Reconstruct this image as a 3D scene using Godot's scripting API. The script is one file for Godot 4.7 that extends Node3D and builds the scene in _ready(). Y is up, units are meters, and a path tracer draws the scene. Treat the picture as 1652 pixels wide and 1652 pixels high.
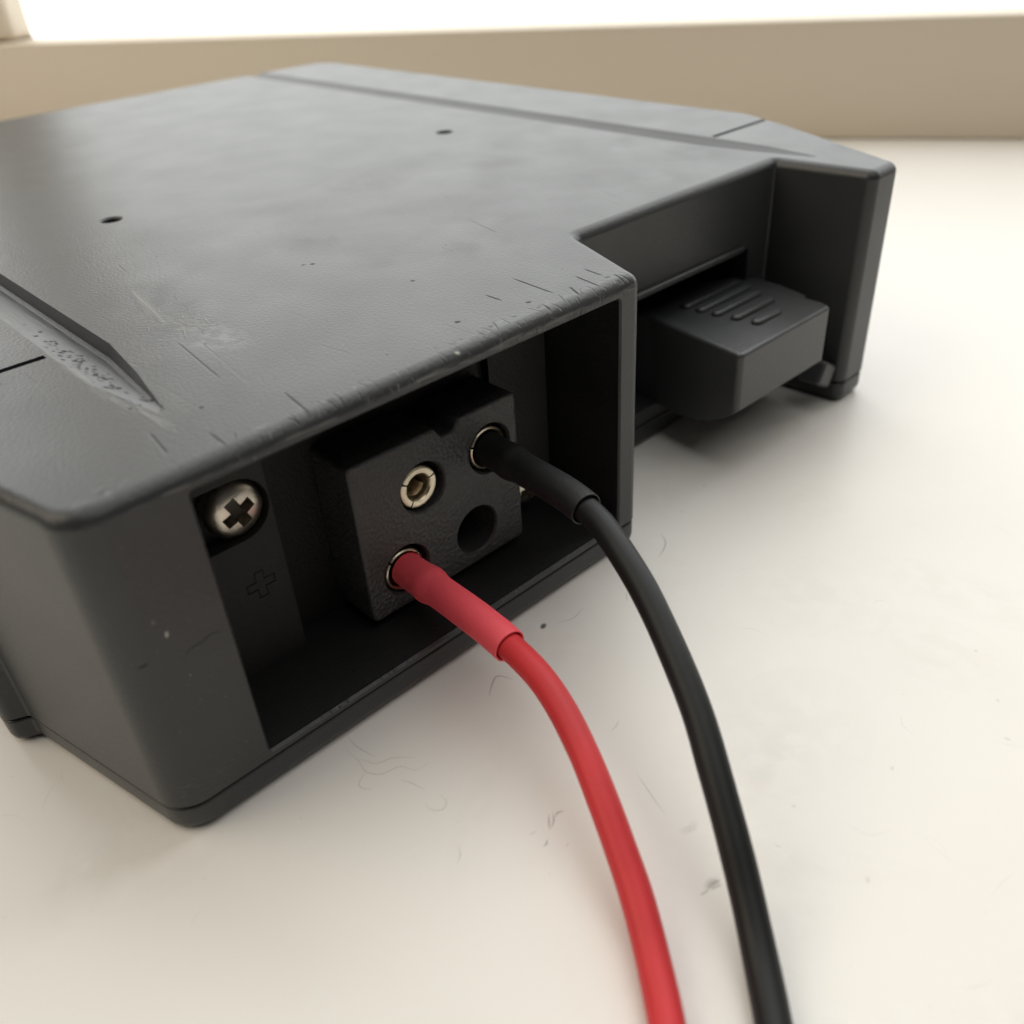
extends Node3D
# All shapes are written in decimetres (x along the pack's front, y up from the sill, z towards the viewer) and scaled to metres.
const K := 0.1
const TOP := 0.4455
const SEAM := 0.047
const SHELL_ROUGH := 0.37

var holder: Node3D
var names := {}
var M := {}


func _ready():
	# ---- camera
	var cam := Camera3D.new()
	cam.name = "camera"
	add_child(cam)
	cam.transform = Transform3D(Basis(Vector3(0.72499, -0.05904, 0.68623), Vector3(0.42496, 0.82242, -0.37820), Vector3(-0.54204, 0.56581, 0.62133)).orthonormalized(), Vector3(-0.013763, 0.087304, 0.074900))
	var lens := CameraAttributesPhysical.new()
	lens.frustum_focal_length = 21.068
	lens.frustum_near = 0.005
	lens.frustum_far = 60.0
	lens.frustum_focus_distance = 0.121
	lens.exposure_aperture = 14.0
	cam.attributes = lens
	cam.fov = 59.33
	cam.near = 0.005
	cam.far = 60.0
	cam.current = true
	# ---- surroundings, exposure
	var we := WorldEnvironment.new()
	we.name = "world_environment"
	var env := Environment.new()
	env.background_mode = Environment.BG_COLOR
	env.background_color = Color(0.033, 0.033, 0.033).linear_to_srgb()
	env.tonemap_mode = Environment.TONE_MAPPER_LINEAR
	env.tonemap_exposure = 1.0
	env.sdfgi_enabled = true
	env.ssao_enabled = true
	env.ssil_enabled = true
	we.environment = env
	add_child(we)
	# ---- the daylight of the window behind the sill (the same place, size and colour as its pane)
	var along := Vector3(0.504, 0.0, 0.864)
	var room := Vector3(-0.864, 0.0, 0.504)
	var win := Basis(-along, Vector3.UP, -room)   # local -z looks into the room
	var w0 := Vector3(3.44, 0.0, -0.912)
	var day := AreaLight3D.new()
	day.name = "window_daylight"
	day.area_size = Vector2(1.4, 1.2)
	day.area_normalize_energy = true
	day.light_color = Color(1.0, 1.0, 0.98)
	day.light_energy = 0.3
	day.area_range = 8.0
	day.shadow_enabled = true
	add_child(day)
	day.transform = Transform3D(win, (w0 + along * 4.4 + Vector3(0, 8.0, 0) - room * 0.12) * K)

	# ---- soft unseen light above, placed to brighten the sill and the pack's top
	var overhead := AreaLight3D.new()
	overhead.name = "unseen_overhead_light"
	overhead.area_size = Vector2(3.0, 3.0)
	overhead.area_normalize_energy = true
	overhead.light_color = Color(1.0, 0.995, 0.975)
	overhead.light_energy = 3.7
	overhead.area_range = 8.0
	overhead.shadow_enabled = true
	add_child(overhead)
	overhead.transform = Transform3D(Basis(Vector3.RIGHT, -PI / 2.0), Vector3(0.9, 2.05, 0.45))

	# ---- warm unseen light on the left, placed to brighten sill and pack there
	var side := AreaLight3D.new()
	side.name = "unseen_side_light"
	side.area_size = Vector2(0.8, 0.8)
	side.area_normalize_energy = true
	side.light_color = Color(1.0, 0.945, 0.855)
	side.light_energy = 0.5
	side.area_range = 8.0
	side.shadow_enabled = true
	add_child(side)
	side.look_at_from_position(Vector3(-0.6, 0.7, -0.4), Vector3(0.05, 0.0, 0.0))

	holder = Node3D.new()
	add_child(holder)
	make_materials()
	make_setting(win, w0, along, room)
	await make_pack()
	make_cables()
	holder.free()


# ---------------------------------------------------------------- shapes

func flip_out(s: PackedVector3Array) -> PackedVector3Array:
	# front faces run clockwise: outward when the signed volume is negative
	var v := 0.0
	for i in range(0, s.size(), 3):
		v += s[i].dot(s[i + 1].cross(s[i + 2]))
	if v > 0.0:
		for i in range(0, s.size(), 3):
			var t := s[i + 1]
			s[i + 1] = s[i + 2]
			s[i + 2] = t
	return s


func rounded(pts: Array, steps := 6) -> PackedVector2Array:
	# pts: [x, y, corner radius]
	var out := PackedVector2Array()
	var n := pts.size()
	for i in n:
		var p := Vector2(pts[i][0], pts[i][1])
		var r: float = pts[i][2]
		var a := Vector2(pts[(i + n - 1) % n][0], pts[(i + n - 1) % n][1])
		var b := Vector2(pts[(i + 1) % n][0], pts[(i + 1) % n][1])
		if r <= 0.0:
			out.append(p)
			continue
		var da := (a - p).normalized()
		var db := (b - p).normalized()
		var half := acos(clampf(da.dot(db), -1.0, 1.0)) / 2.0
		var t := r / tan(half)
		var c := p + (da + db).normalized() * (r / sin(half))
		var s := p + da * t - c
		var e := p + db * t - c
		var sweep := s.angle_to(e)
		for k in steps + 1:
			out.append(c + s.rotated(sweep * k / steps))
	return out


func inset(o: PackedVector2Array, d: float) -> PackedVector2Array:
	if d == 0.0:
		return o
	var area := 0.0
	var n := o.size()
	for i in n:
		area += o[i].cross(o[(i + 1) % n])
	var sgn := 1.0 if area > 0.0 else -1.0
	var out := PackedVector2Array()
	for i in n:
		var e1 := (o[i] - o[(i + n - 1) % n]).normalized()
		var e2 := (o[(i + 1) % n] - o[i]).normalized()
		var n1 := Vector2(-e1.y, e1.x) * sgn
		var n2 := Vector2(-e2.y, e2.x) * sgn
		out.append(o[i] + (n1 + n2) / maxf(0.3, 1.0 + n1.dot(n2)) * d)
	return out


func triangles(o: PackedVector2Array) -> PackedInt32Array:
	var big := PackedVector2Array()
	for p in o:
		big.append(p * 1000.0)
	return Geometry2D.triangulate_polygon(big)


func put(p: Vector2, h: float, axis: String) -> Vector3:
	match axis:
		"y": return Vector3(p.x, h, p.y)
		"x": return Vector3(h, p.y, p.x)
	return Vector3(p.x, p.y, h)


func prism(o: PackedVector2Array, levels: Array, axis := "y") -> PackedVector3Array:
	# levels: [height, inset] from one cap to the other
	var s := PackedVector3Array()
	var rings := []
	for l in levels:
		rings.append(inset(o, l[1]))
	var n := o.size()
	for k in levels.size() - 1:
		for i in n:
			var j := (i + 1) % n
			var a := put(rings[k][i], levels[k][0], axis)
			var b := put(rings[k][j], levels[k][0], axis)
			var c := put(rings[k + 1][i], levels[k + 1][0], axis)
			var d := put(rings[k + 1][j], levels[k + 1][0], axis)
			s.append_array([a, b, d, a, d, c])
	for cap in [0, levels.size() - 1]:
		var tri := triangles(rings[cap])
		# orient like the walls
		for t in range(0, tri.size(), 3):
			var q := [rings[cap][tri[t]], rings[cap][tri[t + 1]], rings[cap][tri[t + 2]]]
			var turn: float = (q[1] - q[0]).cross(q[2] - q[0])
			var area := 0.0
			for i in n:
				area += o[i].cross(o[(i + 1) % n])
			var same := (turn > 0.0) == (area > 0.0)
			if (cap == 0) == same:
				q = [q[0], q[2], q[1]]
			for p in q:
				s.append(put(p, levels[cap][0], axis))
	return flip_out(s)


func fillet(h0: float, h1: float, r: float, steps := 5, r0 := 0.0) -> Array:
	# levels from h0 to h1 with a round edge of radius r at h1 (and r0 at h0)
	var d := 1.0 if h1 > h0 else -1.0
	var out := []
	if r0 > 0.0:
		for k in steps:
			var a := PI / 2.0 * k / steps
			out.append([h0 + d * r0 * (1.0 - cos(a)), r0 * (1.0 - sin(a))])
		out.append([h0 + d * r0, 0.0])
	else:
		out.append([h0, 0.0])
	for k in range(0, steps + 1):
		var a := PI / 2.0 * k / steps
		out.append([h1 - d * r * (1.0 - sin(a)), r * (1.0 - cos(a))])
	return out


func box(x0: float, x1: float, y0: float, y1: float, z0: float, z1: float, r := 0.0) -> PackedVector3Array:
	if r == 0.0:
		return prism(PackedVector2Array([Vector2(x0, z0), Vector2(x1, z0), Vector2(x1, z1), Vector2(x0, z1)]), [[y0, 0.0], [y1, 0.0]])
	return prism(rounded([[x0, z0, r], [x1, z0, r], [x1, z1, r], [x0, z1, r]], 4), fillet(y0, y1, r * 0.98, 4, r * 0.98))


func rod(cx: float, cy: float, z0: float, z1: float, r: float, segs := 40, levels := []) -> PackedVector3Array:
	var o := PackedVector2Array()
	for i in segs:
		o.append(Vector2(cx, cy) + Vector2(r, 0).rotated(TAU * i / segs))
	return prism(o, levels if levels else [[z0, 0.0], [z1, 0.0]], "z")


func ring_piece(c: Vector3, prof: Array, a0: float, a1: float, steps: int) -> PackedVector3Array:
	# closed profile [r, z] turned about z from a0 to a1, ends closed
	var s := PackedVector3Array()
	var n := prof.size()
	var flat := PackedVector2Array()
	for p in prof:
		flat.append(Vector2(p[0], p[1]))
	var at := func(i: int, k: int) -> Vector3:
		var a := lerpf(a0, a1, float(k) / steps)
		return c + Vector3(cos(a) * flat[i % n].x, sin(a) * flat[i % n].x, flat[i % n].y)
	for k in steps:
		for i in n:
			var p: Vector3 = at.call(i, k)
			var q: Vector3 = at.call(i + 1, k)
			var r: Vector3 = at.call(i, k + 1)
			var t: Vector3 = at.call(i + 1, k + 1)
			s.append_array([p, q, t, p, t, r])
	var tri := triangles(flat)
	var area := 0.0
	for i in n:
		area += flat[i].cross(flat[(i + 1) % n])
	for t in range(0, tri.size(), 3):
		var turn := (flat[tri[t + 1]] - flat[tri[t]]).cross(flat[tri[t + 2]] - flat[tri[t]])
		var same := (turn > 0.0) == (area > 0.0)
		var ids := [tri[t], tri[t + 2], tri[t + 1]] if same else [tri[t], tri[t + 1], tri[t + 2]]
		for id in ids:
			s.append(at.call(id, 0))
		for id in [ids[0], ids[2], ids[1]]:
			s.append(at.call(id, steps))
	return flip_out(s)


func lathe(c: Vector3, prof: Array, segs := 48) -> PackedVector3Array:
	# profile [r, z] that starts and ends on the axis
	var s := PackedVector3Array()
	for k in segs:
		var a := TAU * k / segs
		var b := TAU * ((k + 1) % segs) / segs
		for i in prof.size() - 1:
			var r0: float = prof[i][0]
			var r1: float = prof[i + 1][0]
			var p := c + Vector3(cos(a) * r0, sin(a) * r0, prof[i][1])
			var q := c + Vector3(cos(b) * r0, sin(b) * r0, prof[i][1])
			var r := c + Vector3(cos(a) * r1, sin(a) * r1, prof[i + 1][1])
			var t := c + Vector3(cos(b) * r1, sin(b) * r1, prof[i + 1][1])
			if r1 > 0.0:
				s.append_array([p, t, r])
			if r0 > 0.0:
				s.append_array([p, q, t])
	return flip_out(s)


func curve_of(pts: Array) -> Curve3D:
	var c := Curve3D.new()
	c.bake_interval = 0.002
	for i in pts.size():
		var p := Vector3(pts[i][0], pts[i][1], pts[i][2])
		var a: Array = pts[maxi(i - 1, 0)]
		var b: Array = pts[mini(i + 1, pts.size() - 1)]
		var t := (Vector3(b[0], b[1], b[2]) - Vector3(a[0], a[1], a[2])) / 6.0
		c.add_point(p, -t, t)
	return c


func sweep(c: Curve3D, seq: Array, segs := 32) -> PackedVector3Array:
	# seq: [distance along the curve, radius]; the same distance twice makes a step
	var s := PackedVector3Array()
	var rings := []
	for q in seq:
		var d: float = q[0]
		var p := c.sample_baked(clampf(d, 0.0, c.get_baked_length()), true)
		var t := (c.sample_baked(clampf(d + 0.004, 0.0, c.get_baked_length()), true) - c.sample_baked(clampf(d - 0.004, 0.0, c.get_baked_length()), true)).normalized()
		if d < 0.0:
			p += t * d
		var u := t.cross(Vector3(0.2, 1.0, 0.3)).normalized()
		var v := t.cross(u)
		var ring := PackedVector3Array()
		for k in segs:
			var a := TAU * k / segs
			ring.append(p + (u * cos(a) + v * sin(a)) * q[1])
		rings.append(ring)
	for i in rings.size() - 1:
		for k in segs:
			var j := (k + 1) % segs
			s.append_array([rings[i][k], rings[i][j], rings[i + 1][j], rings[i][k], rings[i + 1][j], rings[i + 1][k]])
	for cap in [0, rings.size() - 1]:
		var m := Vector3.ZERO
		for p in rings[cap]:
			m += p / segs
		for k in segs:
			var j := (k + 1) % segs
			if cap == 0:
				s.append_array([m, rings[cap][j], rings[cap][k]])
			else:
				s.append_array([m, rings[cap][k], rings[cap][j]])
	return flip_out(s)


func turned(s: PackedVector3Array, about: Vector3, axis: Vector3, angle: float) -> PackedVector3Array:
	for i in s.size():
		s[i] = (s[i] - about).rotated(axis, angle) + about
	return s


func raw(s: PackedVector3Array) -> ArrayMesh:
	var a := []
	a.resize(Mesh.ARRAY_MAX)
	a[Mesh.ARRAY_VERTEX] = s
	var m := ArrayMesh.new()
	m.add_surface_from_arrays(Mesh.PRIMITIVE_TRIANGLES, a)
	return m


func carve(solid: PackedVector3Array, cuts: Array, adds := []) -> PackedVector3Array:
	var c := CSGCombiner3D.new()
	holder.add_child(c)
	for s in [solid] + adds + cuts:
		var n := CSGMesh3D.new()
		var big: PackedVector3Array = s.duplicate()
		for i in big.size():
			big[i] *= 200.0   # coarse units keep the boolean's snapping harmless
		n.mesh = raw(big)
		c.add_child(n)
		if cuts.has(s):
			n.operation = CSGShape3D.OPERATION_SUBTRACTION
	await get_tree().process_frame
	var m := c.bake_static_mesh()
	var out := PackedVector3Array()
	for i in m.get_surface_count():
		var a := m.surface_get_arrays(i)
		var v: PackedVector3Array = a[Mesh.ARRAY_VERTEX]
		if a[Mesh.ARRAY_INDEX] != null and a[Mesh.ARRAY_INDEX].size():
			for k in a[Mesh.ARRAY_INDEX]:
				out.append(v[k])
		else:
			out.append_array(v)
	c.free()
	for i in out.size():
		out[i] /= 200.0
	return out


func sliced(s: PackedVector3Array, z: float) -> PackedVector3Array:
	# cut every triangle that crosses the plane z, so that no face straddles it
	var out := PackedVector3Array()
	for f in range(0, s.size(), 3):
		var front := []
		var back := []
		for k in 3:
			var p := s[f + k]
			var q := s[f + (k + 1) % 3]
			if p.z >= z:
				front.append(p)
			if p.z <= z:
				back.append(p)
			if (p.z - z) * (q.z - z) < 0.0:
				var lo := p if p.z < q.z else q   # the same cut from either side
				var hi := q if p.z < q.z else p
				var m := lo.lerp(hi, (z - lo.z) / (hi.z - lo.z))
				m.z = z
				front.append(m)
				back.append(m)
		for poly in [front, back]:
			for k in range(1, poly.size() - 1):
				out.append_array([poly[0], poly[k], poly[k + 1]])
	return out


func in_atlas(p: Vector3, n: Vector3) -> bool:
	return (n.y > 0.6 and p.z > -0.795 and p.x < 1.88) or (n.z > 0.6 and p.z > -0.1 and p.x < 1.88)


func atlas(p: Vector3, n: Vector3) -> Vector2:
	# where a point of the shell lies in the wear maps (2048 x 2048 pixels, 1000 a decimetre)
	if n.y > 0.6:
		return Vector2((p.x + 0.15) / 2.048, (p.z + 0.8) / 2.048)
	return Vector2((p.x + 0.15) / 2.048, (1.4 - p.y) / 2.048)


func smooth_mesh(s: PackedVector3Array, angle := 34.0, mat: Material = null, worn: Material = null) -> ArrayMesh:
	# welded, edges sharper than the angle kept; faces that carry wear maps go to a surface of their own
	var n := s.size() / 3
	var fn := PackedVector3Array()
	var fa := PackedVector3Array()
	var id := PackedInt32Array()
	var key := {}
	var around := []
	fn.resize(n)
	fa.resize(n)
	id.resize(s.size())
	for f in n:
		var c := (s[f * 3 + 2] - s[f * 3]).cross(s[f * 3 + 1] - s[f * 3])
		fa[f] = c
		fn[f] = c.normalized()
		for k in 3:
			var q := Vector3i((s[f * 3 + k] * 20000.0).round())
			if not key.has(q):
				key[q] = around.size()
				around.append(PackedInt32Array())
			id[f * 3 + k] = key[q]
			around[key[q]].append(f)
	var lim := cos(deg_to_rad(angle))
	var pos := [PackedVector3Array(), PackedVector3Array()]
	var nor := [PackedVector3Array(), PackedVector3Array()]
	var uv := [PackedVector2Array(), PackedVector2Array()]
	for f in n:
		if fa[f].length() < 1e-12:
			continue
		var w := 0
		if worn:
			w = 1
			for k in 3:
				if not in_atlas(s[f * 3 + k], fn[f]):
					w = 0
		for k in 3:
			var m := Vector3.ZERO
			for g in around[id[f * 3 + k]]:
				if fn[g].dot(fn[f]) > lim:
					m += fa[g]
			pos[w].append(s[f * 3 + k] * K)
			nor[w].append(m.normalized() if m.length() > 1e-14 else fn[f])
			uv[w].append(atlas(s[f * 3 + k], fn[f]) if w else Vector2(s[f * 3 + k].x, s[f * 3 + k].z))
	var out := ArrayMesh.new()
	for w in 2:
		if pos[w].is_empty():
			continue
		var a := []
		a.resize(Mesh.ARRAY_MAX)
		a[Mesh.ARRAY_VERTEX] = pos[w]
		a[Mesh.ARRAY_NORMAL] = nor[w]
		a[Mesh.ARRAY_TEX_UV] = uv[w]
		var st := SurfaceTool.new()
		st.create_from_arrays(a)
		st.generate_tangents()
		st.commit(out)
		out.surface_set_material(out.get_surface_count() - 1, worn if w else mat)
	return out


func obj(called: String, s: PackedVector3Array, mat: Material, parent: Node3D = self, label := "", angle := 34.0, worn: Material = null) -> MeshInstance3D:
	var o := MeshInstance3D.new()
	o.mesh = smooth_mesh(s, angle, mat, worn)
	o.name = numbered(called, parent)
	parent.add_child(o, true)
	if label:
		o.set_meta("label", label)
	return o


func numbered(called: String, parent: Node) -> String:
	var at := str(parent.get_instance_id()) + called
	var k: int = names.get(at, 0)
	names[at] = k + 1
	return called if k == 0 else "%s_%03d" % [called, k]


func thing(called: String, label: String, category: String, group := "") -> Node3D:
	var o := Node3D.new()
	o.name = numbered(called, self)
	add_child(o, true)
	o.set_meta("label", label)
	o.set_meta("category", category)
	if group:
		o.set_meta("group", group)
	return o


# ---------------------------------------------------------------- materials

func noise_image(size: int, freq: float, kind: int, octaves: int, sd: int) -> Image:
	var n := FastNoiseLite.new()
	n.seed = sd
	n.noise_type = kind
	n.frequency = freq
	n.fractal_octaves = octaves
	if octaves == 1:
		n.fractal_type = FastNoiseLite.FRACTAL_NONE
	return n.get_seamless_image(size, size)


func normal_tex(img: Image, strength: float) -> ImageTexture:
	var i: Image = img.duplicate()
	i.convert(Image.FORMAT_RGBA8)
	i.bump_map_to_normal_map(strength)
	return ImageTexture.create_from_image(i)


func grey_range(img: Image, lo: float, hi: float) -> ImageTexture:
	var d := img.get_data()
	var out := PackedByteArray()
	out.resize(d.size() * 3)
	for i in d.size():
		var v := int(255.0 * lerpf(lo, hi, d[i] / 255.0))
		out[i * 3] = v
		out[i * 3 + 1] = v
		out[i * 3 + 2] = v
	return ImageTexture.create_from_image(Image.create_from_data(img.get_width(), img.get_height(), false, Image.FORMAT_RGB8, out))


func lin(r: float, g: float, b: float) -> Color:
	return Color(r, g, b).linear_to_srgb()


func plastic(col: Color, rough: float, spec := 0.5) -> StandardMaterial3D:
	var m := StandardMaterial3D.new()
	m.albedo_color = col
	m.roughness = rough
	m.metallic_specular = spec
	return m


func with_grain(m: StandardMaterial3D, nt: Texture2D, amount: float, tile: float, rt: Texture2D = null) -> StandardMaterial3D:
	m.uv1_triplanar = true
	m.uv1_scale = Vector3.ONE * (1.0 / (tile * K))
	m.normal_enabled = true
	m.normal_texture = nt
	m.normal_scale = amount
	if rt:
		m.roughness_texture = rt
		m.roughness_texture_channel = BaseMaterial3D.TEXTURE_CHANNEL_RED
	return m


# A mark: colour, roughness and height that it gives the surface.
var inks := {
	"gouge": [Color(0.12, 0.12, 0.12), 0.8, -38.0],
	"pit": [Color(0.09, 0.09, 0.09), 0.85, -48.0],
	"scrape": [Color(0.40, 0.405, 0.40), 0.58, -14.0],
	"pale": [Color(0.46, 0.46, 0.45), 0.60, 10.0],
	"rub": [Color(0.33, 0.335, 0.335), 0.30, 6.0],
	"smear": [Color(0.26, 0.26, 0.255), 0.60, 0.0],
	"wipe": [Color(0.20, 0.205, 0.205), 0.34, 0.0],
	"dust": [Color(0.66, 0.66, 0.64), 0.9, 30.0],
	"fleck": [Color(0.82, 0.82, 0.79), 0.8, 50.0],
}
var sheet_c: Image
var sheet_r: Image
var sheet_h: Image


func mark(x: int, y: int, ink: Array, a: float) -> void:
	if x < 0 or y < 0 or x >= sheet_c.get_width() or y >= sheet_c.get_height():
		return
	sheet_c.set_pixel(x, y, sheet_c.get_pixel(x, y).lerp(ink[0], a))
	if sheet_r:
		var r := lerpf(sheet_r.get_pixel(x, y).r, ink[1], a)
		sheet_r.set_pixel(x, y, Color(r, r, r))
	if sheet_h:
		var h := clampf(sheet_h.get_pixel(x, y).r + ink[2] / 255.0 * a, 0.0, 1.0)
		sheet_h.set_pixel(x, y, Color(h, h, h))


func stroke(p: Vector2, q: Vector2, w: float, ink: Array, a: float, fade := true) -> void:
	# p, q, w in pixels; the ends thin out
	var lo := p.min(q) - Vector2.ONE * (w + 1.5)
	var hi := p.max(q) + Vector2.ONE * (w + 1.5)
	var d := q - p
	var l2 := maxf(d.length_squared(), 1e-6)
	for y in range(int(lo.y), int(hi.y) + 1):
		for x in range(int(lo.x), int(hi.x) + 1):
			var at := Vector2(x + 0.5, y + 0.5)
			var t := clampf((at - p).dot(d) / l2, 0.0, 1.0)
			var k := clampf(w / 2.0 + 0.5 - at.distance_to(p + d * t), 0.0, 1.0)
			if fade:
				k *= clampf(minf(t, 1.0 - t) * 5.0 + 0.25, 0.0, 1.0)
			if k > 0.0:
				mark(x, y, ink, a * k)


func blot(p: Vector2, r: Vector2, ang: float, ink: Array, a: float, n: FastNoiseLite = null) -> void:
	# a soft-edged patch, broken up by noise
	var m := maxf(r.x, r.y)
	for y in range(int(p.y - m), int(p.y + m) + 1):
		for x in range(int(p.x - m), int(p.x + m) + 1):
			var d := (Vector2(x + 0.5, y + 0.5) - p).rotated(-ang) / r
			var k := clampf((1.0 - d.length()) * 1.6, 0.0, 1.0)
			if n and k > 0.0:
				k *= clampf(n.get_noise_2d(x, y) * 2.2 + 0.5, 0.0, 1.0)
			if k > 0.0:
				mark(x, y, ink, a * k)


func line(pts: Array, w: float, ink: Array, a: float, map: Callable) -> void:
	# a stroke through points; more than two are joined by a smooth curve
	if pts.size() == 2:
		stroke(map.call(pts[0]), map.call(pts[1]), w, ink, a)
		return
	var c := Curve2D.new()
	for i in pts.size():
		var p: Vector2 = map.call(pts[i])
		var t: Vector2 = (map.call(pts[mini(i + 1, pts.size() - 1)]) - map.call(pts[maxi(i - 1, 0)])) / 6.0
		c.add_point(p, -t, t)
	var total := c.get_baked_length()
	var n := maxi(4, int(total / 5.0))
	for i in n:
		var k := sin(PI * (i + 0.5) / n)
		stroke(c.sample_baked(total * i / n), c.sample_baked(total * (i + 1) / n), w * (0.6 + 0.4 * k), ink, a * (0.35 + 0.65 * k), false)


func plain_noise(freq: float, kind: int, octaves: int, sd: int) -> Image:
	var n := FastNoiseLite.new()
	n.seed = sd
	n.noise_type = kind
	n.frequency = freq
	n.fractal_octaves = octaves
	if octaves == 1:
		n.fractal_type = FastNoiseLite.FRACTAL_NONE
	return n.get_image(2048, 2048)


func squeezed(img: Image, lo: float, hi: float) -> Image:
	# the grey range 0..1 brought to lo..hi
	var d := img.get_data()
	for i in d.size():
		d[i] = int(255.0 * lerpf(lo, hi, d[i] / 255.0))
	return Image.create_from_data(img.get_width(), img.get_height(), false, Image.FORMAT_L8, d)


func wear_maps(base: Color, m: StandardMaterial3D) -> void:
	var rng := RandomNumberGenerator.new()
	rng.seed = 11
	sheet_c = Image.create(2048, 2048, false, Image.FORMAT_RGB8)
	sheet_c.fill(base)
	sheet_r = squeezed(plain_noise(0.0055, FastNoiseLite.TYPE_SIMPLEX_SMOOTH, 5, 8), SHELL_ROUGH - 0.04, SHELL_ROUGH + 0.04)
	sheet_h = squeezed(plain_noise(0.16, FastNoiseLite.TYPE_SIMPLEX_SMOOTH, 2, 3), 0.475, 0.54)
	var t := func(p: Array) -> Vector2: return Vector2((p[0] + 0.15) * 1000.0, (p[1] + 0.8) * 1000.0)
	var f := func(p: Array) -> Vector2: return Vector2((p[0] + 0.15) * 1000.0, (1.4 - p[1]) * 1000.0)
	var nz := FastNoiseLite.new()
	nz.seed = 5
	nz.frequency = 0.035
	var nb := FastNoiseLite.new()
	nb.seed = 15
	nb.frequency = 0.009
	# broad handling marks
	for i in 26:
		blot(t.call([rng.randf_range(0.0, 1.4), rng.randf_range(-0.75, -0.05)]), Vector2(rng.randf_range(50, 150), rng.randf_range(30, 100)), rng.randf_range(0.0, 3.0), inks.smear if i % 2 else inks.wipe, rng.randf_range(0.12, 0.32), nb)
	# nicks along the front edge of the top
	for s in [[[0.712, -0.061], [0.705, -0.013]], [[0.74, -0.07], [0.736, -0.035]], [[0.655, -0.122], [0.65, -0.042]], [[0.591, -0.106], [0.591, -0.078]], [[0.679, -0.04], [0.667, -0.013]], [[0.614, -0.025], [0.61, -0.007]], [[0.749, -0.025], [0.744, -0.005]]]:
		line(s, 3.0, inks.gouge, 0.9, t)
	line([[0.795, -0.373], [0.777, -0.288]], 2.2, inks.gouge, 0.4, t)
	for i in 76:
		var x := 0.76 - 0.58 * pow(rng.randf(), 1.3)
		var z := rng.randf_range(-0.034, 0.003)
		var l := rng.randf_range(0.006, 0.026)
		stroke(t.call([x, z]), t.call([x + rng.randf_range(-0.011, 0.009), z + l]), rng.randf_range(1.0, 2.6), inks.gouge if i % 4 else inks.pale, rng.randf_range(0.2, 0.8))
	for i in 60:
		var x := 0.76 - 0.6 * pow(rng.randf(), 1.2)
		var y := rng.randf_range(0.425, 0.446)
		stroke(f.call([x, y]), f.call([x + rng.randf_range(-0.006, 0.006), y - rng.randf_range(0.004, 0.014)]), rng.randf_range(1.1, 2.5), inks.gouge if i % 3 else inks.pale, rng.randf_range(0.2, 0.7))
	for i in 60:
		var x := rng.randf_range(0.05, 0.76)
		stroke(f.call([x, 0.432]), f.call([x + rng.randf_range(0.01, 0.05), 0.432 + rng.randf_range(-0.005, 0.004)]), rng.randf_range(1.5, 3.2), inks.pale, rng.randf_range(0.12, 0.45))
	for i in 60:
		var x := rng.randf_range(0.02, 0.76)
		blot(t.call([x, rng.randf_range(-0.03, -0.005)]), Vector2(rng.randf_range(3, 12), rng.randf_range(2, 6)), rng.randf_range(-0.4, 0.4), inks.rub if i % 3 else inks.gouge, rng.randf_range(0.2, 0.6), nz)
	for s in [[0.509, -0.068, 3.4], [0.564, -0.227, 2.6], [0.608, -0.045, 3.0], [0.516, -0.402, 3.0], [0.505, -0.41, 2.0], [0.186, -0.108, 2.0]]:
		blot(t.call(s), Vector2(s[2] + 1.8, s[2] + 0.4), 0.3, inks.pit, 0.95)
	for s in [[[0.264, -0.068], [0.256, -0.005]], [[0.124, -0.098], [0.117, -0.044]], [[0.165, -0.05], [0.164, -0.014]]]:
		line(s, 2.6, inks.gouge, 0.75, t)
	# the pale scuff and its crackled patch
	for k in 14:
		var o := rng.randf_range(-0.004, 0.007)
		line([[0.292 + o, -0.56 + rng.randf_range(0.0, 0.08)], [0.268 + o, -0.355 + rng.randf_range(-0.05, 0.02)]], rng.randf_range(2.0, 7.0), inks.pale, 0.3, t)
	blot(t.call([0.288, -0.345]), Vector2(32, 60), -0.2, inks.pale, 0.5, nz)
	blot(t.call([0.285, -0.27]), Vector2(40, 70), -0.1, inks.rub, 0.75, nz)
	for k in 40:
		var p := Vector2(0.287 + rng.randfn() * 0.014, -0.345 + rng.randfn() * 0.028)
		var a := rng.randf_range(0.0, TAU)
		for j in 3:
			var q := p + Vector2(cos(a) * 0.010, sin(a) * 0.016)
			stroke(t.call([p.x, p.y]), t.call([q.x, q.y]), 1.9, inks.scrape if k % 3 else inks.dust, 0.5, false)
			p = q
			a += rng.randf_range(-1.1, 1.1)
	line([[0.25, -0.292], [0.235, -0.158]], 2.2, inks.gouge, 0.5, t)
	line([[0.254, -0.194], [0.248, -0.111]], 2.6, inks.pale, 0.5, t)
	line([[0.272, -0.30], [0.262, -0.21], [0.245, -0.10]], 2.0, inks.scrape, 0.5, t)
	# the worn groove: rubbed pale edge, pits in its floor
	for k in 80:
		var z := rng.randf_range(-0.76, -0.12)
		var x := 0.130 + maxf(0.0, z + 0.2) * 0.2 + rng.randfn() * 0.003
		stroke(t.call([x, z]), t.call([x + 0.001, z + rng.randf_range(0.02, 0.07)]), rng.randf_range(2.0, 5.5), inks.pale, rng.randf_range(0.2, 0.6))
	for k in 90:
		var z := rng.randf_range(-0.7, -0.14)
		var x := rng.randf_range(0.136, 0.182)
		stroke(t.call([x, z]), t.call([x + 0.001, z + rng.randf_range(0.03, 0.10)]), rng.randf_range(1.2, 3.0), inks.scrape if k % 2 else inks.pale, rng.randf_range(0.15, 0.4))
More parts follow.
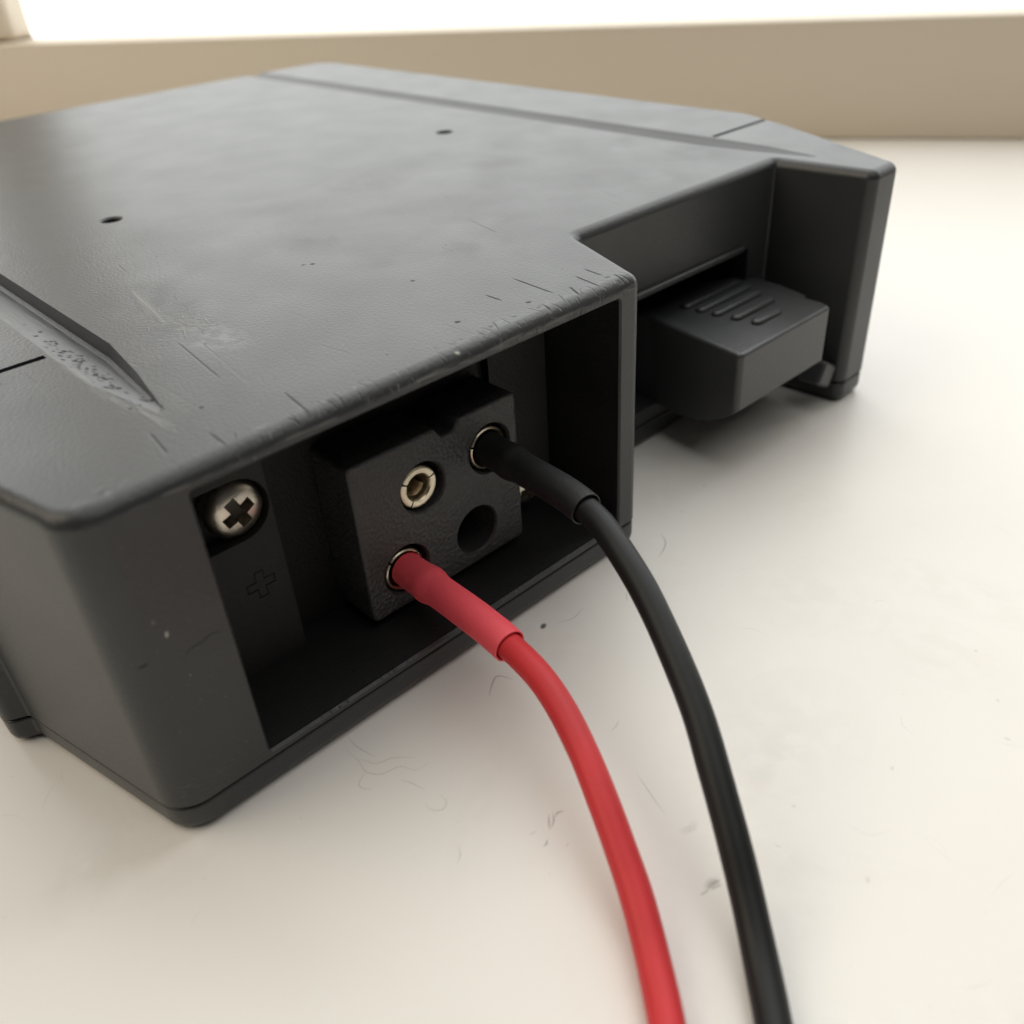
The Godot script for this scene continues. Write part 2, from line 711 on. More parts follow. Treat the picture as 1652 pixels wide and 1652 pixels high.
	for k in 85:
		var z := rng.randfn() * 0.085 - 0.33
		var x := 0.150 + rng.randfn() * 0.007
		blot(t.call([x, z]), Vector2(rng.randf_range(1.4, 3.2), rng.randf_range(1.8, 6.0)), rng.randf_range(-0.4, 0.4), inks.pit, rng.randf_range(0.4, 0.95))
	for s in [[0.15, -0.405], [0.147, -0.361], [0.147, -0.298], [0.151, -0.242], [0.162, -0.178]]:
		blot(t.call(s), Vector2(4.0, 6.0), 0.3, inks.pit, 0.95)
	# hair-fine scratches and dust over the top
	for i in 110:
		var x := rng.randf_range(-0.05, 1.55)
		var z := rng.randf_range(-0.75, -0.02)
		var a := rng.randfn() * 0.5 + PI / 2.0
		var l := rng.randf_range(0.01, 0.06)
		stroke(t.call([x, z]), t.call([x + cos(a) * l * 0.4, z + sin(a) * l]), rng.randf_range(1.0, 1.8), inks.gouge if rng.randf() < 0.5 else inks.pale, rng.randf_range(0.08, 0.3))
	for i in 160:
		var p: Vector2 = t.call([rng.randf_range(-0.05, 1.5), rng.randf_range(-0.7, 0.0)])
		blot(p, Vector2.ONE * rng.randf_range(1.0, 2.1), 0.0, inks.dust if rng.randf() < 0.55 else inks.pit, rng.randf_range(0.2, 0.7))
	blot(t.call([1.27, -0.33]), Vector2(60, 40), 0.2, inks.pale, 0.3, nz)
	# the corner and edges: rubbed smooth
	for i in 30:
		blot(t.call([rng.randf_range(0.0, 0.06), rng.randf_range(-0.05, 0.0)]), Vector2(rng.randf_range(3, 9), rng.randf_range(2, 6)), rng.randf_range(0.0, 3.0), inks.rub, rng.randf_range(0.2, 0.5), nz)
	# the front face: flecks, a nick, a fine crack, dust
	blot(f.call([0.047, 0.285]), Vector2(2.6, 5.5), 0.2, inks.fleck, 0.95)
	blot(t.call([0.455, -0.006]), Vector2(5.0, 2.6), 0.3, inks.fleck, 0.95)
	blot(f.call([0.039, 0.306]), Vector2(2.2, 3.2), 0.2, inks.dust, 0.6)
	blot(f.call([0.055, 0.223]), Vector2(1.6, 1.6), 0.2, inks.fleck, 0.8)
	blot(f.call([0.016, 0.262]), Vector2(6.5, 2.4), -0.2, inks.pit, 0.95)
	line([[0.055, 0.247], [0.064, 0.2545], [0.077, 0.254], [0.085, 0.258], [0.102, 0.256]], 1.7, inks.gouge, 0.8, f)
	for i in 50:
		blot(f.call([rng.randf_range(0.0, 0.11), rng.randf_range(0.06, 0.42)]), Vector2.ONE * rng.randf_range(0.8, 1.5), 0.0, inks.dust, rng.randf_range(0.15, 0.5))
	for i in 22:
		blot(f.call([rng.randf_range(0.0, 0.06), rng.randf_range(0.05, 0.085)]), Vector2(rng.randf_range(2, 6), rng.randf_range(1, 3)), rng.randf_range(-0.5, 0.5), inks.scrape, rng.randf_range(0.1, 0.4))
	for i in 14:
		blot(f.call([rng.randf_range(0.0, 0.11), rng.randf_range(0.06, 0.42)]), Vector2(rng.randf_range(15, 50), rng.randf_range(20, 70)), rng.randf_range(0, 3), inks.smear if i % 2 else inks.wipe, 0.35, nb)
	m.albedo_color = Color.WHITE
	m.albedo_texture = ImageTexture.create_from_image(sheet_c)
	m.roughness = 1.0
	m.roughness_texture = ImageTexture.create_from_image(sheet_r)
	m.roughness_texture_channel = BaseMaterial3D.TEXTURE_CHANNEL_RED
	m.normal_enabled = true
	m.normal_texture = normal_tex(sheet_h, 7.0)
	m.normal_scale = 0.75


func sill_maps(m: StandardMaterial3D) -> void:
	var rng := RandomNumberGenerator.new()
	rng.seed = 23
	var paint := lin(0.815, 0.785, 0.738)
	sheet_c = Image.create(2048, 2048, false, Image.FORMAT_RGB8)
	sheet_c.fill(paint)
	sheet_r = squeezed(plain_noise(0.004, FastNoiseLite.TYPE_SIMPLEX_SMOOTH, 5, 31), 0.30, 0.44)
	sheet_h = null
	var at := func(p: Array) -> Vector2: return Vector2((p[0] + 0.5) * 1024.0, (p[1] + 0.7) * 1024.0)
	var grey := [lin(0.30, 0.285, 0.265), 0.5, 0.0]
	var faint := [lin(0.55, 0.52, 0.48), 0.45, 0.0]
	var nz := FastNoiseLite.new()
	nz.seed = 9
	nz.frequency = 0.02
	for i in 50:
		blot(at.call([rng.randf_range(-0.3, 1.3), rng.randf_range(-0.5, 1.0)]), Vector2(rng.randf_range(30, 170), rng.randf_range(20, 100)), rng.randf_range(0, 3), [lin(0.755, 0.72, 0.665), 0.5, 0.0] if i % 3 else [lin(0.84, 0.815, 0.775), 0.28, 0.0], 0.3, nz)
	# the curly scratch in front of the pack and other scuffs
	for s in [[[0.198, 0.017], [0.197, 0.046], [0.194, 0.063], [0.205, 0.08], [0.228, 0.087], [0.238, 0.106], [0.257, 0.108]], [[0.194, 0.063], [0.178, 0.071], [0.176, 0.08], [0.185, 0.091]], [[0.216, 0.103], [0.223, 0.119], [0.227, 0.137]], [[0.216, 0.153], [0.214, 0.163], [0.224, 0.174], [0.235, 0.168], [0.235, 0.154]], [[0.211, -0.001], [0.209, 0.02], [0.216, 0.054]], [[0.20, 0.04], [0.21, 0.062], [0.23, 0.07], [0.25, 0.09]]]:
		line(s, 1.6, grey, 0.22, at)
	for s in [[[0.292, 0.282], [0.299, 0.274], [0.305, 0.268]], [[0.295, 0.282], [0.304, 0.277], [0.31, 0.27]], [[0.309, 0.275], [0.314, 0.273], [0.32, 0.276]], [[0.272, 0.293], [0.276, 0.293], [0.28, 0.29]], [[0.355, 0.452], [0.373, 0.456]], [[0.361, 0.451], [0.371, 0.454]], [[0.345, 0.452], [0.355, 0.454]], [[0.358, 0.456], [0.37, 0.46]], [[0.818, 0.018], [0.808, 0.035], [0.79, 0.047], [0.766, 0.055]], [[0.382, 0.081], [0.40, 0.067], [0.416, 0.061], [0.425, 0.081]]]:
		line(s, 2.2, grey, 0.45, at)
	for s in [[[0.448, 0.236], [0.458, 0.236], [0.468, 0.232]], [[0.42, 0.301], [0.405, 0.341], [0.398, 0.362]], [[0.669, 0.073], [0.66, 0.08], [0.652, 0.09]], [[0.547, 0.046], [0.571, 0.055], [0.599, 0.05]], [[0.271, 0.271], [0.28, 0.273]], [[0.293, 0.31], [0.289, 0.311]], [[0.205, 0.225], [0.199, 0.235], [0.19, 0.24]], [[0.398, 0.39], [0.406, 0.393]], [[0.449, 0.473], [0.451, 0.479]]]:
		line(s, 1.8, grey, 0.22, at)
	blot(at.call([0.529, 0.0355]), Vector2(8, 5), -0.4, [lin(0.08, 0.08, 0.08), 0.8, 0.0], 0.95)
	blot(at.call([0.402, 0.392]), Vector2(14, 9), 0.3, faint, 0.5, nz)
	blot(at.call([0.364, 0.452]), Vector2(12, 7), 0.2, grey, 0.35, nz)
	for p in [[0.507, 0.46], [0.48, 0.565], [0.632, 0.513], [0.98, -0.017], [0.891, 0.004], [0.889, 0.497], [0.82, 0.555], [0.766, 0.589]]:
		blot(at.call(p), Vector2(rng.randf_range(3, 6), rng.randf_range(2, 3)), rng.randf_range(0, 3), faint, 0.5)
	for i in 60:
		var p := [rng.randf_range(-0.3, 1.2), rng.randf_range(-0.4, 0.9)]
		var a := rng.randf_range(0, TAU)
		var l := rng.randf_range(0.006, 0.035)
		var b := a + rng.randfn() * 0.5
		line([p, [p[0] + cos(a) * l, p[1] + sin(a) * l], [p[0] + (cos(a) + cos(b)) * l, p[1] + (sin(a) + sin(b)) * l]], rng.randf_range(0.9, 1.5), grey, rng.randf_range(0.04, 0.13), at)
	for i in 110:
		blot(at.call([rng.randf_range(-0.3, 1.2), rng.randf_range(-0.4, 0.9)]), Vector2.ONE * rng.randf_range(0.9, 1.8), 0.0, grey, rng.randf_range(0.06, 0.28))
	# rim of the sheet even, so that the paint goes on plain beyond it
	for k in 2048:
		for e in 2:
			for img in [sheet_c, sheet_r]:
				var c: Color = paint if img == sheet_c else Color(0.37, 0.37, 0.37)
				img.set_pixel(k, e * 2047, c)
				img.set_pixel(e * 2047, k, c)
	m.albedo_texture = ImageTexture.create_from_image(sheet_c)
	m.roughness = 1.0
	m.roughness_texture = ImageTexture.create_from_image(sheet_r)
	m.roughness_texture_channel = BaseMaterial3D.TEXTURE_CHANNEL_RED
	m.texture_repeat = false
	# the brushed coat of paint: a faint unevenness
	var coat := plain_noise(0.035, FastNoiseLite.TYPE_SIMPLEX_SMOOTH, 3, 44)
	coat.convert(Image.FORMAT_RGBA8)
	coat.bump_map_to_normal_map(1.2)
	for k in 2048:
		for e in 2:
			coat.set_pixel(k, e * 2047, Color(0.5, 0.5, 1.0))
			coat.set_pixel(e * 2047, k, Color(0.5, 0.5, 1.0))
	m.normal_enabled = true
	m.normal_texture = ImageTexture.create_from_image(coat)
	m.normal_scale = 0.12


func make_materials():
	var fine := noise_image(1024, 0.19, FastNoiseLite.TYPE_SIMPLEX_SMOOTH, 2, 3)
	var grain := noise_image(1024, 0.17, FastNoiseLite.TYPE_CELLULAR, 1, 4)
	var cloud := noise_image(1024, 0.006, FastNoiseLite.TYPE_SIMPLEX_SMOOTH, 5, 8)
	var fine_n := normal_tex(fine, 2.0)
	var grain_n := normal_tex(grain, 3.0)
	var smudge := grey_range(cloud, 0.88, 1.0)
	var grey := lin(0.0320, 0.0342, 0.0362)
	M.shell = with_grain(plastic(grey, SHELL_ROUGH * 1.06, 0.5), fine_n, 0.16, 1.0, smudge)
	M.shell_worn = plastic(grey, 1.0, 0.5)
	wear_maps(grey, M.shell_worn)
	M.inner = with_grain(plastic(lin(0.014, 0.0143, 0.0145), 0.6, 0.4), fine_n, 0.3, 1.3)
	M.plate = with_grain(plastic(lin(0.030, 0.0305, 0.0305), 0.6, 0.4), fine_n, 0.3, 1.3)
	M.latch = with_grain(plastic(lin(0.052, 0.055, 0.058), 0.42, 0.55), fine_n, 0.18, 1.2, smudge)
	M.block = with_grain(plastic(lin(0.052, 0.052, 0.053), 0.5), grain_n, 0.55, 1.0)
	M.black_hole = plastic(lin(0.006, 0.006, 0.006), 0.7)
	M.gold = with_grain(plastic(lin(0.88, 0.78, 0.60), 0.36), fine_n, 0.2, 0.7, smudge)
	M.gold.metallic = 1.0
	M.steel = with_grain(plastic(lin(0.80, 0.735, 0.63), 0.30), fine_n, 0.3, 0.5, smudge)
	M.steel.metallic = 1.0
	M.shaded_steel = with_grain(plastic(lin(0.10, 0.095, 0.085), 0.5), fine_n, 0.6, 0.3)  # the screw steel again, with the shade of its recess in the colour
	M.shaded_steel.metallic = 0.8
	M.red_sleeve = with_grain(plastic(lin(0.97, 0.105, 0.135), 0.52), fine_n, 0.22, 0.8, smudge)
	M.red_wire = with_grain(plastic(lin(0.72, 0.042, 0.050), 0.48, 0.4), fine_n, 0.08, 1.0, smudge)
	M.black_sleeve = with_grain(plastic(lin(0.013, 0.0135, 0.0145), 0.56), fine_n, 0.25, 0.8, smudge)
	M.black_wire = with_grain(plastic(lin(0.011, 0.012, 0.0128), 0.48, 0.4), fine_n, 0.1, 1.0, smudge)
	var tone := grey_range(cloud, 0.86, 1.0)
	for k in ["red_wire", "black_sleeve", "black_wire", "latch", "block", "steel", "gold"]:
		M[k].albedo_texture = tone
	M.sill = plastic(Color.WHITE, 1.0, 0.5)
	sill_maps(M.sill)
	M.frame = plastic(lin(0.66, 0.58, 0.47), 0.5)
	M.wall = plastic(lin(0.66, 0.61, 0.54), 0.8)
	M.pane = plastic(Color(0.9, 0.9, 0.9), 0.3)
	M.pane.emission_enabled = true
	M.pane.emission = Color(0.975, 0.995, 1.0)
	M.pane.emission_energy_multiplier = 1.72


# ---------------------------------------------------------------- the setting

func make_setting(win: Basis, w0: Vector3, along: Vector3, room: Vector3):
	# local frame of the window: x along it, y up, z towards the window's outside is -room
	var sill := MeshInstance3D.new()
	sill.name = "window_sill"
	var st := SurfaceTool.new()
	st.begin(Mesh.PRIMITIVE_TRIANGLES)
	var c := []
	for q in [[-14.0, -0.6], [14.0, -0.6], [14.0, 6.5], [-14.0, 6.5]]:
		c.append(w0 + along * q[0] + room * q[1])
	var down := Vector3(0, -0.3, 0)
	var quads := [[c[0], c[1], c[2], c[3], Vector3.UP], [c[3], c[2], c[2] + down, c[3] + down, room], [c[1], c[0], c[0] + down, c[1] + down, -room], [c[0], c[3], c[3] + down, c[0] + down, -along], [c[2], c[1], c[1] + down, c[2] + down, along], [c[0] + down, c[3] + down, c[2] + down, c[1] + down, Vector3.DOWN]]
	for q in quads:
		var order := [0, 1, 2, 0, 2, 3]
		if (q[2] - q[0]).cross(q[1] - q[0]).dot(q[4]) < 0.0:
			order = [0, 2, 1, 0, 3, 2]
		for k in order:
			st.set_normal(q[4])
			var uvp := Vector2((q[k].x + 0.5) / 2.0, (q[k].z + 0.7) / 2.0)
			st.set_uv(uvp)
			st.add_vertex(q[k] * K)
	st.generate_tangents()
	sill.mesh = st.commit()
	sill.mesh.surface_set_material(0, M.sill)
	sill.set_meta("kind", "structure")
	sill.set_meta("label", "white painted window sill with scuffs and fine scratches")
	add_child(sill)
	# the window: a shaded painted bottom rail, uprights and the bright panes
	var w := Node3D.new()
	w.name = "window"
	w.set_meta("kind", "structure")
	w.set_meta("label", "bright window with a pale shaded frame at the back of the sill")
	add_child(w)
	w.transform = Transform3D(win, w0 * K)
	obj("bottom_rail", box(-14.0, 14.0, 0.0005, 0.42, 0.02, 0.55, 0.012), M.frame, w)
	var px := [-3.0, 4.4, 11.8]
	for x in px:
		obj("upright", box(x - 0.3, x + 0.3, 0.423, 14.0, 0.08, 0.5, 0.04), M.frame, w)
	for i in 2:
		obj("pane", box(px[i] + 0.303, px[i + 1] - 0.303, 0.423, 14.0, 0.22, 0.27), M.pane, w)
	# unseen wall that ends the pane and darkens the pack top's left reflection
	var wall := obj("wall", box(-14.0, -3.303, 0.423, 16.0, 0.05, 0.6), M.wall)
	wall.transform = w.transform
	wall.set_meta("kind", "structure")
	wall.set_meta("label", "plain pale unseen wall beside the window, ending its light on the left")


# ---------------------------------------------------------------- the battery pack

func make_pack():
	var pack := thing("battery_pack", "dark grey plastic battery pack with a recessed connector bay and a latch beside it", "battery pack")
	var outline := rounded([
		[-0.006, 0.001, 0.045], [0.774, 0.0, 0.019], [0.844, -0.186, 0.024], [1.378, -0.186, 0.004], [1.390, 0.004, 0.020], [1.476, 0.002, 0.022], [1.633, -0.32, 0.05],
		[1.69, -0.46, 0.05], [1.70, -2.15, 0.08], [-0.11, -2.15, 0.08], [-0.100, -0.30, 0.02], [-0.072, -0.288, 0.008]], 10)
	var solid := prism(outline, fillet(SEAM, TOP, 0.017, 10))
	var bay := rounded([[0.112, 0.056, 0.003], [0.734, 0.056, 0.003], [0.734, 0.422, 0.006], [0.112, 0.422, 0.004]], 3)
	var cuts := [prism(bay, [[-0.16, -0.004], [-0.0042, -0.004], [-0.0038, 0.0], [-0.003, 0.0], [0.02, -0.018]], "z")]
	# the latch slot in the right-hand recess, the holes behind the sockets, two screw holes in the top
	cuts.append(box(0.93, 1.315, 0.075, 0.297, -0.42, -0.12))
	for h in [[0.387, 0.129], [0.549, 0.246], [0.431, 0.239], [0.514, 0.127]]:
		cuts.append(rod(h[0], h[1], -0.42, -0.1, 0.036, 28))
	for h in [[0.423, -0.901], [1.197, -0.917]]:
		var o := PackedVector2Array()
		for i in 28:
			o.append(Vector2(h[0], h[1]) + Vector2(0.0175, 0).rotated(TAU * i / 28))
		cuts.append(prism(o, [[0.3, 0.0], [TOP - 0.003, 0.0], [TOP + 0.01, -0.013]]))
	# grooves on both sides of the raised middle of the top
	cuts.append(groove(0.0, 1.0))
	cuts.append(groove(1.582, -1.0))
	# narrow slits that run from the grooves outwards
	cuts.append(box(-0.4, 0.122, TOP - 0.02, TOP + 0.05, -0.392, -0.380))
	cuts.append(box(1.462, 1.9, TOP - 0.02, TOP + 0.05, -0.392, -0.380))
	obj("upper_shell", sliced(await carve(solid, cuts), -0.79), M.shell, pack, "", 13.0, M.shell_worn)
	# near-black thin walls that darken the inside of the bay
	var inner_walls := prism(inset(bay, -0.0035), [[-0.1595, 0.0], [-0.0045, 0.0]], "z")
	var hollow := [prism(inset(bay, 0.0005), [[-0.1575, 0.0], [0.1, 0.0]], "z")]
	for h in [[0.387, 0.129], [0.549, 0.246], [0.431, 0.239], [0.514, 0.127]]:
		hollow.append(rod(h[0], h[1], -0.42, -0.1, 0.036, 28))
	obj("dark_bay_walls", await carve(inner_walls, hollow), M.inner, pack)
	# near-black core that darkens the joint between the shells; the lower shell
	obj("dark_seam_core", prism(inset(outline, 0.009), [[SEAM - 0.009, 0.0], [SEAM + 0.001, 0.0]]), M.black_hole, pack)
	var foot := prism(inset(outline, 0.001), fillet(0.0005, SEAM - 0.005, 0.003, 3, 0.017))
	obj("lower_shell", foot, M.shell, pack)
	# a ledge over the latch slot
	obj("slot_ledge", box(0.90, 1.29, 0.2975, 0.309, -0.19, -0.176, 0.004), M.shell, pack)
	await make_latch(pack)
	await make_block(pack)
	await make_bay(pack)
	# small stop at the foot of the right-hand horn
	var lug := box(1.325, 1.375, 0.05, 0.098, -0.06, -0.01, 0.008)
	obj("latch_stop", turned(lug, Vector3(1.35, 0.06, -0.03), Vector3(0, 0, 1), -0.5), M.latch, pack)


func groove(x: float, side: float) -> PackedVector3Array:
	# cross-sections along z: a steep inner wall, a floor that rises outwards; it runs out towards the front
	var secs := [[-3.0, 0.192, 0.187, 0.127, 0.018], [-0.36, 0.192, 0.187, 0.127, 0.018], [-0.25, 0.178, 0.174, 0.130, 0.0125], [-0.135, 0.159, 0.157, 0.148, 0.001]]
	var s := PackedVector3Array()
	var rings := []
	for q in secs:
		var up: float = TOP + 0.03
		rings.append([Vector3(x + side * (q[1] + 0.008), up, q[0]), Vector3(x + side * q[1], TOP, q[0]), Vector3(x + side * q[2], TOP - q[4], q[0]), Vector3(x + side * lerpf(q[2], q[3], 0.12), TOP - q[4] * 1.02, q[0]), Vector3(x + side * lerpf(q[3], q[2], 0.22), TOP - 0.3 * q[4], q[0]), Vector3(x + side * q[3], TOP + 0.0004, q[0]), Vector3(x + side * (q[3] - 0.004), up, q[0])])
	var n: int = rings[0].size()
	for k in rings.size() - 1:
		for i in n:
			var j := (i + 1) % n
			s.append_array([rings[k][i], rings[k][j], rings[k + 1][j], rings[k][i], rings[k + 1][j], rings[k + 1][i]])
	for k in [0, rings.size() - 1]:
		var flat := PackedVector2Array()
		var area := 0.0
		for p in rings[k]:
			flat.append(Vector2(p.x, p.y))
		for i in n:
			area += flat[i].cross(flat[(i + 1) % n])
		var tri := triangles(flat)
		for t in range(0, tri.size(), 3):
			var turn := (flat[tri[t + 1]] - flat[tri[t]]).cross(flat[tri[t + 2]] - flat[tri[t]])
			var same := (turn > 0.0) == (area > 0.0)
			var q := [tri[t], tri[t + 1], tri[t + 2]]
			if (k == 0) == same:
				q = [tri[t], tri[t + 2], tri[t + 1]]
			for i in q:
				s.append(rings[k][i])
	return flip_out(s)


func make_latch(pack: Node3D):
	var plan := rounded([[1.028, 0.004, 0.0105], [1.300, 0.004, 0.012], [1.318, -0.045, 0.015], [1.338, -0.12, 0.05], [1.345, -0.205, 0.05], [1.27, -0.24, 0.02], [1.27, -0.40, 0.01], [1.06, -0.40, 0.01], [1.062, -0.21, 0.012]], 5)
	var body := prism(plan, fillet(0.065, 0.235, 0.007, 4, 0.004))
	# the underside rises towards the front edge
	var under := prism(PackedVector2Array([Vector2(0.05, 0.131), Vector2(0.004, 0.131), Vector2(-0.025, 0.107), Vector2(-0.075, 0.083), Vector2(-0.13, 0.072), Vector2(-0.6, 0.072), Vector2(-0.6, -0.05), Vector2(0.05, -0.05)]), [[0.9, 0.0], [1.5, 0.0]], "x")
	# the right-hand shoulder is a step lower
	var step := box(1.303, 1.5, 0.221, 0.4, -0.06, 0.1)
	var latch := obj("latch", await carve(body, [under, step]), M.latch, pack, "dark grey sliding latch with five raised grip ridges")
	for b in [[-0.191, 1.138, 1.285], [-0.160, 1.140, 1.278], [-0.128, 1.144, 1.264], [-0.091, 1.150, 1.250], [-0.053, 1.156, 1.212]]:
		var o := PackedVector2Array()
		for i in 9:
			o.append(Vector2(b[2], b[0]) + Vector2(0, -0.0102).rotated(PI * i / 8))
		for i in 9:
			o.append(Vector2(b[1], b[0]) + Vector2(0, 0.0102).rotated(PI * i / 8))
		obj("grip_ridge", prism(o, fillet(0.230, 0.2425, 0.006, 4)), M.latch, latch)


func make_block(pack: Node3D):
	var face := rounded([[0.322, 0.071, 0.009], [0.602, 0.071, 0.010], [0.602, 0.3125, 0.007], [0.500, 0.3135, 0.006], [0.489, 0.299, 0.005], [0.470, 0.299, 0.006], [0.459, 0.3145, 0.007], [0.322, 0.3165, 0.007]], 4)
	var solid := prism(face, fillet(-0.155, -0.075, 0.0045, 4), "z")
	var cuts := []
	for h in [[0.387, 0.129], [0.549, 0.246], [0.431, 0.239], [0.514, 0.127]]:
		cuts.append(rod(h[0], h[1], -0.3, 0.0, 0.0365, 48, [[-0.3, 0.0], [-0.078, 0.0], [-0.0745, -0.0025], [0.0, -0.0025]]))
	var block := obj("connector_block", await carve(solid, cuts), M.block, pack, "black grained connector block with four round holes")
	# gold sockets: split sleeves; the bottom right hole is empty
	var rng := RandomNumberGenerator.new()
	rng.seed = 4
	for h in [[0.428, 0.238, -0.081, 0.0308, 0.0178, [0.35, 2.6, 4.1]], [0.3855, 0.1265, -0.079, 0.0318, 0.0252, [0.62, 2.35, 5.2]], [0.5495, 0.2445, -0.079, 0.0318, 0.0252, [0.62, 2.75, 4.75]]]:
		var lip: float = h[2]
		var ro: float = h[3]
		var ri: float = h[4]
		var c := Vector3(h[0], h[1], 0)
		var prof := [[ro, -0.155], [ro, lip - 0.004], [ro - 0.0007, lip - 0.0018], [ro - 0.0024, lip - 0.0004], [lerpf(ri, ro, 0.55), lip], [ri + 0.0028, lip - 0.0008], [ri + 0.0010, lip - 0.0026], [ri, lip - 0.006], [ri - 0.0005, -0.155]]
		var cuts_at: Array = h[5]
		var all := PackedVector3Array()
		for i in cuts_at.size():
			var a0: float = cuts_at[i] + 0.045
			var a1: float = cuts_at[(i + 1) % cuts_at.size()] - 0.045
			if a1 < a0:
				a1 += TAU
			all.append_array(ring_piece(c, prof, a0, a1, 18))
		obj("socket", all, M.gold, block, "gold split socket")
		if ri < 0.02:
			# the spring contact inside the empty socket
			obj("contact", ring_piece(c, [[ri - 0.001, -0.155], [ri - 0.001, lip - 0.012], [ri - 0.005, lip - 0.02], [ri - 0.008, -0.155]], 0.5, TAU - 0.3, 26), M.gold, block)


func make_bay(pack: Node3D):
	# the terminal plate at the back of the bay, on the left, with its screw and plus sign
	var plate := box(0.10, 0.245, 0.05, 0.421, -0.16, -0.13)
	var o := PackedVector2Array([Vector2(0.09, 0.3355), Vector2(0.09, 0.2515)])
	for i in 17:
		o.append(Vector2(0.2015, 0.2935) + Vector2(0, -0.042).rotated(PI * i / 16.0))
	# the moulded plus sign: flush with the plate, with a fine groove all round
	var p := PackedVector2Array()
	var a := 0.0052
	var b := 0.0185
	for q in [[a, b], [a, a], [b, a], [b, -a], [a, -a], [a, -b], [-a, -b], [-a, -a], [-b, -a], [-b, a], [-a, a], [-a, b]]:
		p.append(Vector2(0.206, 0.182) + Vector2(q[0], q[1]))
	var cut := [prism(o, [[-0.158, 0.0], [-0.1, 0.0]], "z"), prism(inset(p, -0.0014), [[-0.1322, 0.0], [-0.1, 0.0]], "z")]
	var pl := obj("terminal_plate", await carve(plate, cut), M.plate, pack)
	obj("plus_sign", prism(p, fillet(-0.1330, -0.1299, 0.0006, 2), "z"), M.plate, pl)
	await screw(pack, Vector3(0.2015, 0.2935, -0.146), 0.0385, 0.42)
	await screw(pack, Vector3(0.660, 0.104, -0.139), 0.0300, 0.1)
	# a lighter plate behind the block on the right
	obj("terminal_plate", box(0.615, 0.728, 0.05, 0.421, -0.16, -0.143), M.plate, pack)


func screw(pack: Node3D, c: Vector3, r: float, turn: float):
	var dome := lathe(c, [[0.0, -0.012], [r * 0.96, -0.012], [r, -0.009], [r, 0.002], [r * 0.97, 0.0075], [r * 0.88, 0.0125], [r * 0.72, 0.0165], [r * 0.5, 0.019], [r * 0.25, 0.0203], [0.0, 0.0207]], 56)
	var cuts := []
	for k in 2:
		var w := 0.20 * r
		var l := 0.74 * r
		var arm := prism(PackedVector2Array([Vector2(-l * 0.55, -0.006), Vector2(l * 0.55, -0.006), Vector2(l * 1.02, 0.06), Vector2(-l * 1.02, 0.06)]), [[-w, 0.0], [w, 0.0]], "z")
		for i in arm.size():
			# stand the wedge up: its height runs along z
			arm[i] = Vector3(arm[i].x, arm[i].z, arm[i].y)
		arm = flip_out(arm)
		arm = turned(arm, Vector3.ZERO, Vector3(0, 0, 1), turn + PI / 2.0 * k)
		for i in arm.size():
			arm[i] += c
		cuts.append(arm)
	var core := lathe(c, [[0.0, -0.008], [r * 0.22, -0.004], [r * 0.36, 0.06], [0.0, 0.06]], 12)
	cuts.append(core)
	var sc := obj("cross_head_screw", await carve(dome, cuts), M.steel, pack, "", 40.0)
	obj("recess", lathe(c, [[0.0, -0.011], [r * 0.8, -0.011], [r * 0.78, 0.0035], [0.0, -0.002]], 24), M.shaded_steel, sc)  # dark core: its colour stands in for shade inside the cross


# ---------------------------------------------------------------- the two cables

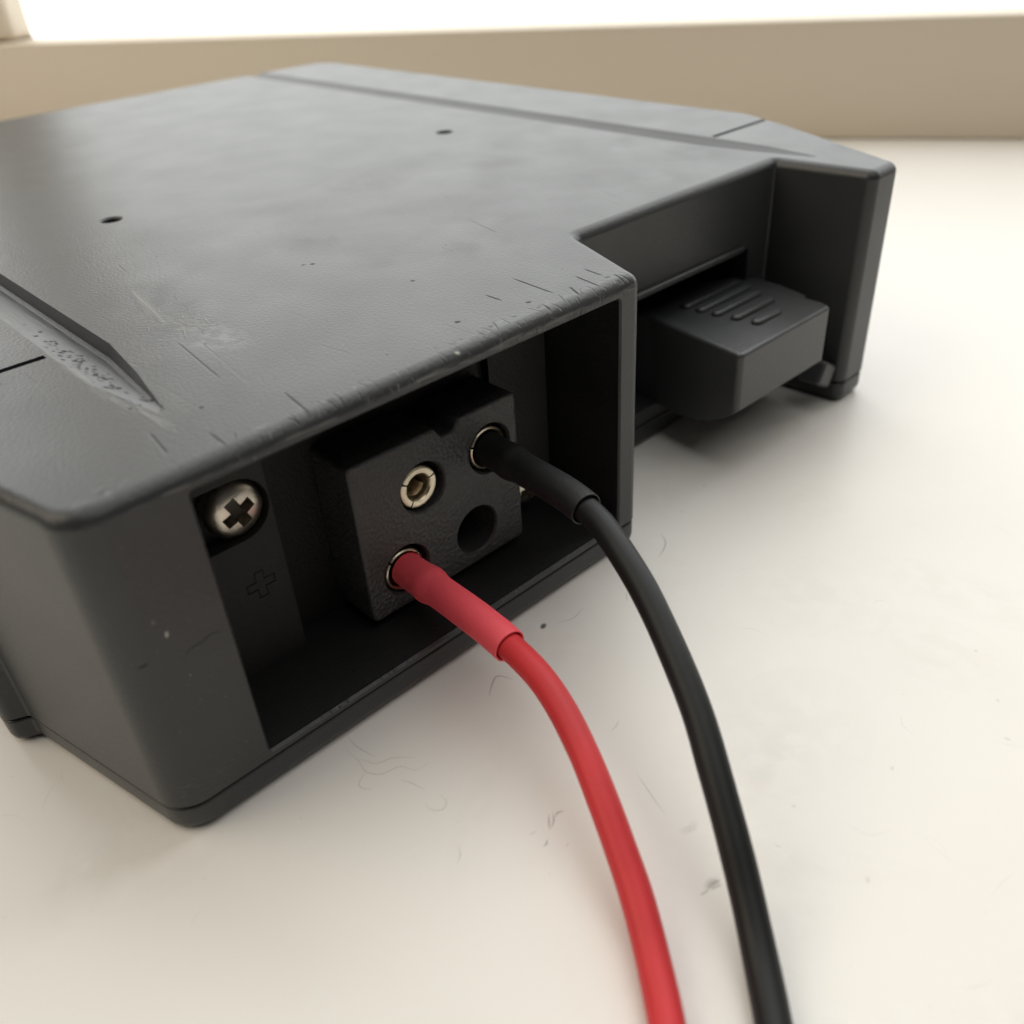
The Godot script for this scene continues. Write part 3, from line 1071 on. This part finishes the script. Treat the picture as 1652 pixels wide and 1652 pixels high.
func cable(called: String, label: String, pts: Array, sleeve_len: float, ms: Material, mw: Material):
	var t := thing(called, label, "cable", "cables plugged into the connector block")
	var c := curve_of(pts)
	var total := c.get_baked_length()
	# heat-shrink sleeve: over the plug's barrel, a waist behind it, then down to the wire
	var seq := [[-0.03, 0.0228], [0.0, 0.0238], [0.012, 0.0240], [0.026, 0.0242], [0.036, 0.0247], [0.043, 0.0256], [0.049, 0.0262], [0.055, 0.0260], [0.060, 0.0250], [0.065, 0.0237], [0.071, 0.0228], [0.08, 0.0225], [0.1, 0.0226], [0.12, 0.0228]]
	var d := 0.13
	while d < sleeve_len - 0.01:
		seq.append([d, 0.0227 * (1.0 + 0.006 * sin(d * 140.0))])
		d += 0.012
	seq.append_array([[sleeve_len - 0.003, 0.0226], [sleeve_len - 0.0006, 0.0223], [sleeve_len, 0.0214], [sleeve_len - 0.0006, 0.0203], [sleeve_len - 0.004, 0.0198], [sleeve_len - 0.02, 0.0190]])
	obj("heat_shrink_sleeve", sweep(c, seq, 40), ms, t)
	var ws := []
	d = sleeve_len - 0.05
	while d < total:
		ws.append([d, 0.0173 * (1.0 + 0.006 * sin(d * 61.0) + 0.005 * sin(d * 23.0 + 1.7))])
		d += 0.012
	obj("wire", sweep(c, ws, 36), mw, t)


func make_cables():
	cable("red_cable", "red cable in a pink-red heat shrink sleeve, plugged into the lower left hole", [
		[0.389, 0.1252, -0.0822], [0.389, 0.1251, -0.0564], [0.389, 0.1249, -0.0222], [0.388, 0.1246, 0.0319], [0.387, 0.1230, 0.0781], [0.3845, 0.1200, 0.1240], [0.3771, 0.1160, 0.1818], [0.364, 0.1075, 0.2326],
		[0.3417, 0.0936, 0.2896], [0.3167, 0.0754, 0.3427], [0.2972, 0.0585, 0.3821], [0.2772, 0.0420, 0.4201], [0.2467, 0.0260, 0.4663], [0.2109, 0.0185, 0.5125], [0.1734, 0.0178, 0.5526], [0.10, 0.0178, 0.63]], 0.212, M.red_sleeve, M.red_wire)
	cable("black_cable", "black cable in a black heat shrink sleeve, plugged into the upper right hole", [
		[0.553, 0.2420, -0.0851], [0.553, 0.2395, -0.0601], [0.552, 0.2380, -0.0196], [0.551, 0.2363, 0.0192], [0.55, 0.2345, 0.0599], [0.546, 0.2320, 0.0976], [0.5374, 0.2270, 0.1396], [0.5221, 0.2163, 0.1844], [0.5005, 0.1978, 0.2410],
		[0.4699, 0.1711, 0.3055], [0.4366, 0.1419, 0.3675], [0.4049, 0.1125, 0.4162], [0.3751, 0.0800, 0.462], [0.349, 0.0505, 0.5001], [0.3178, 0.0275, 0.5388], [0.2801, 0.0188, 0.5788], [0.2407, 0.0178, 0.6157], [0.16, 0.0178, 0.70]], 0.196, M.black_sleeve, M.black_wire)
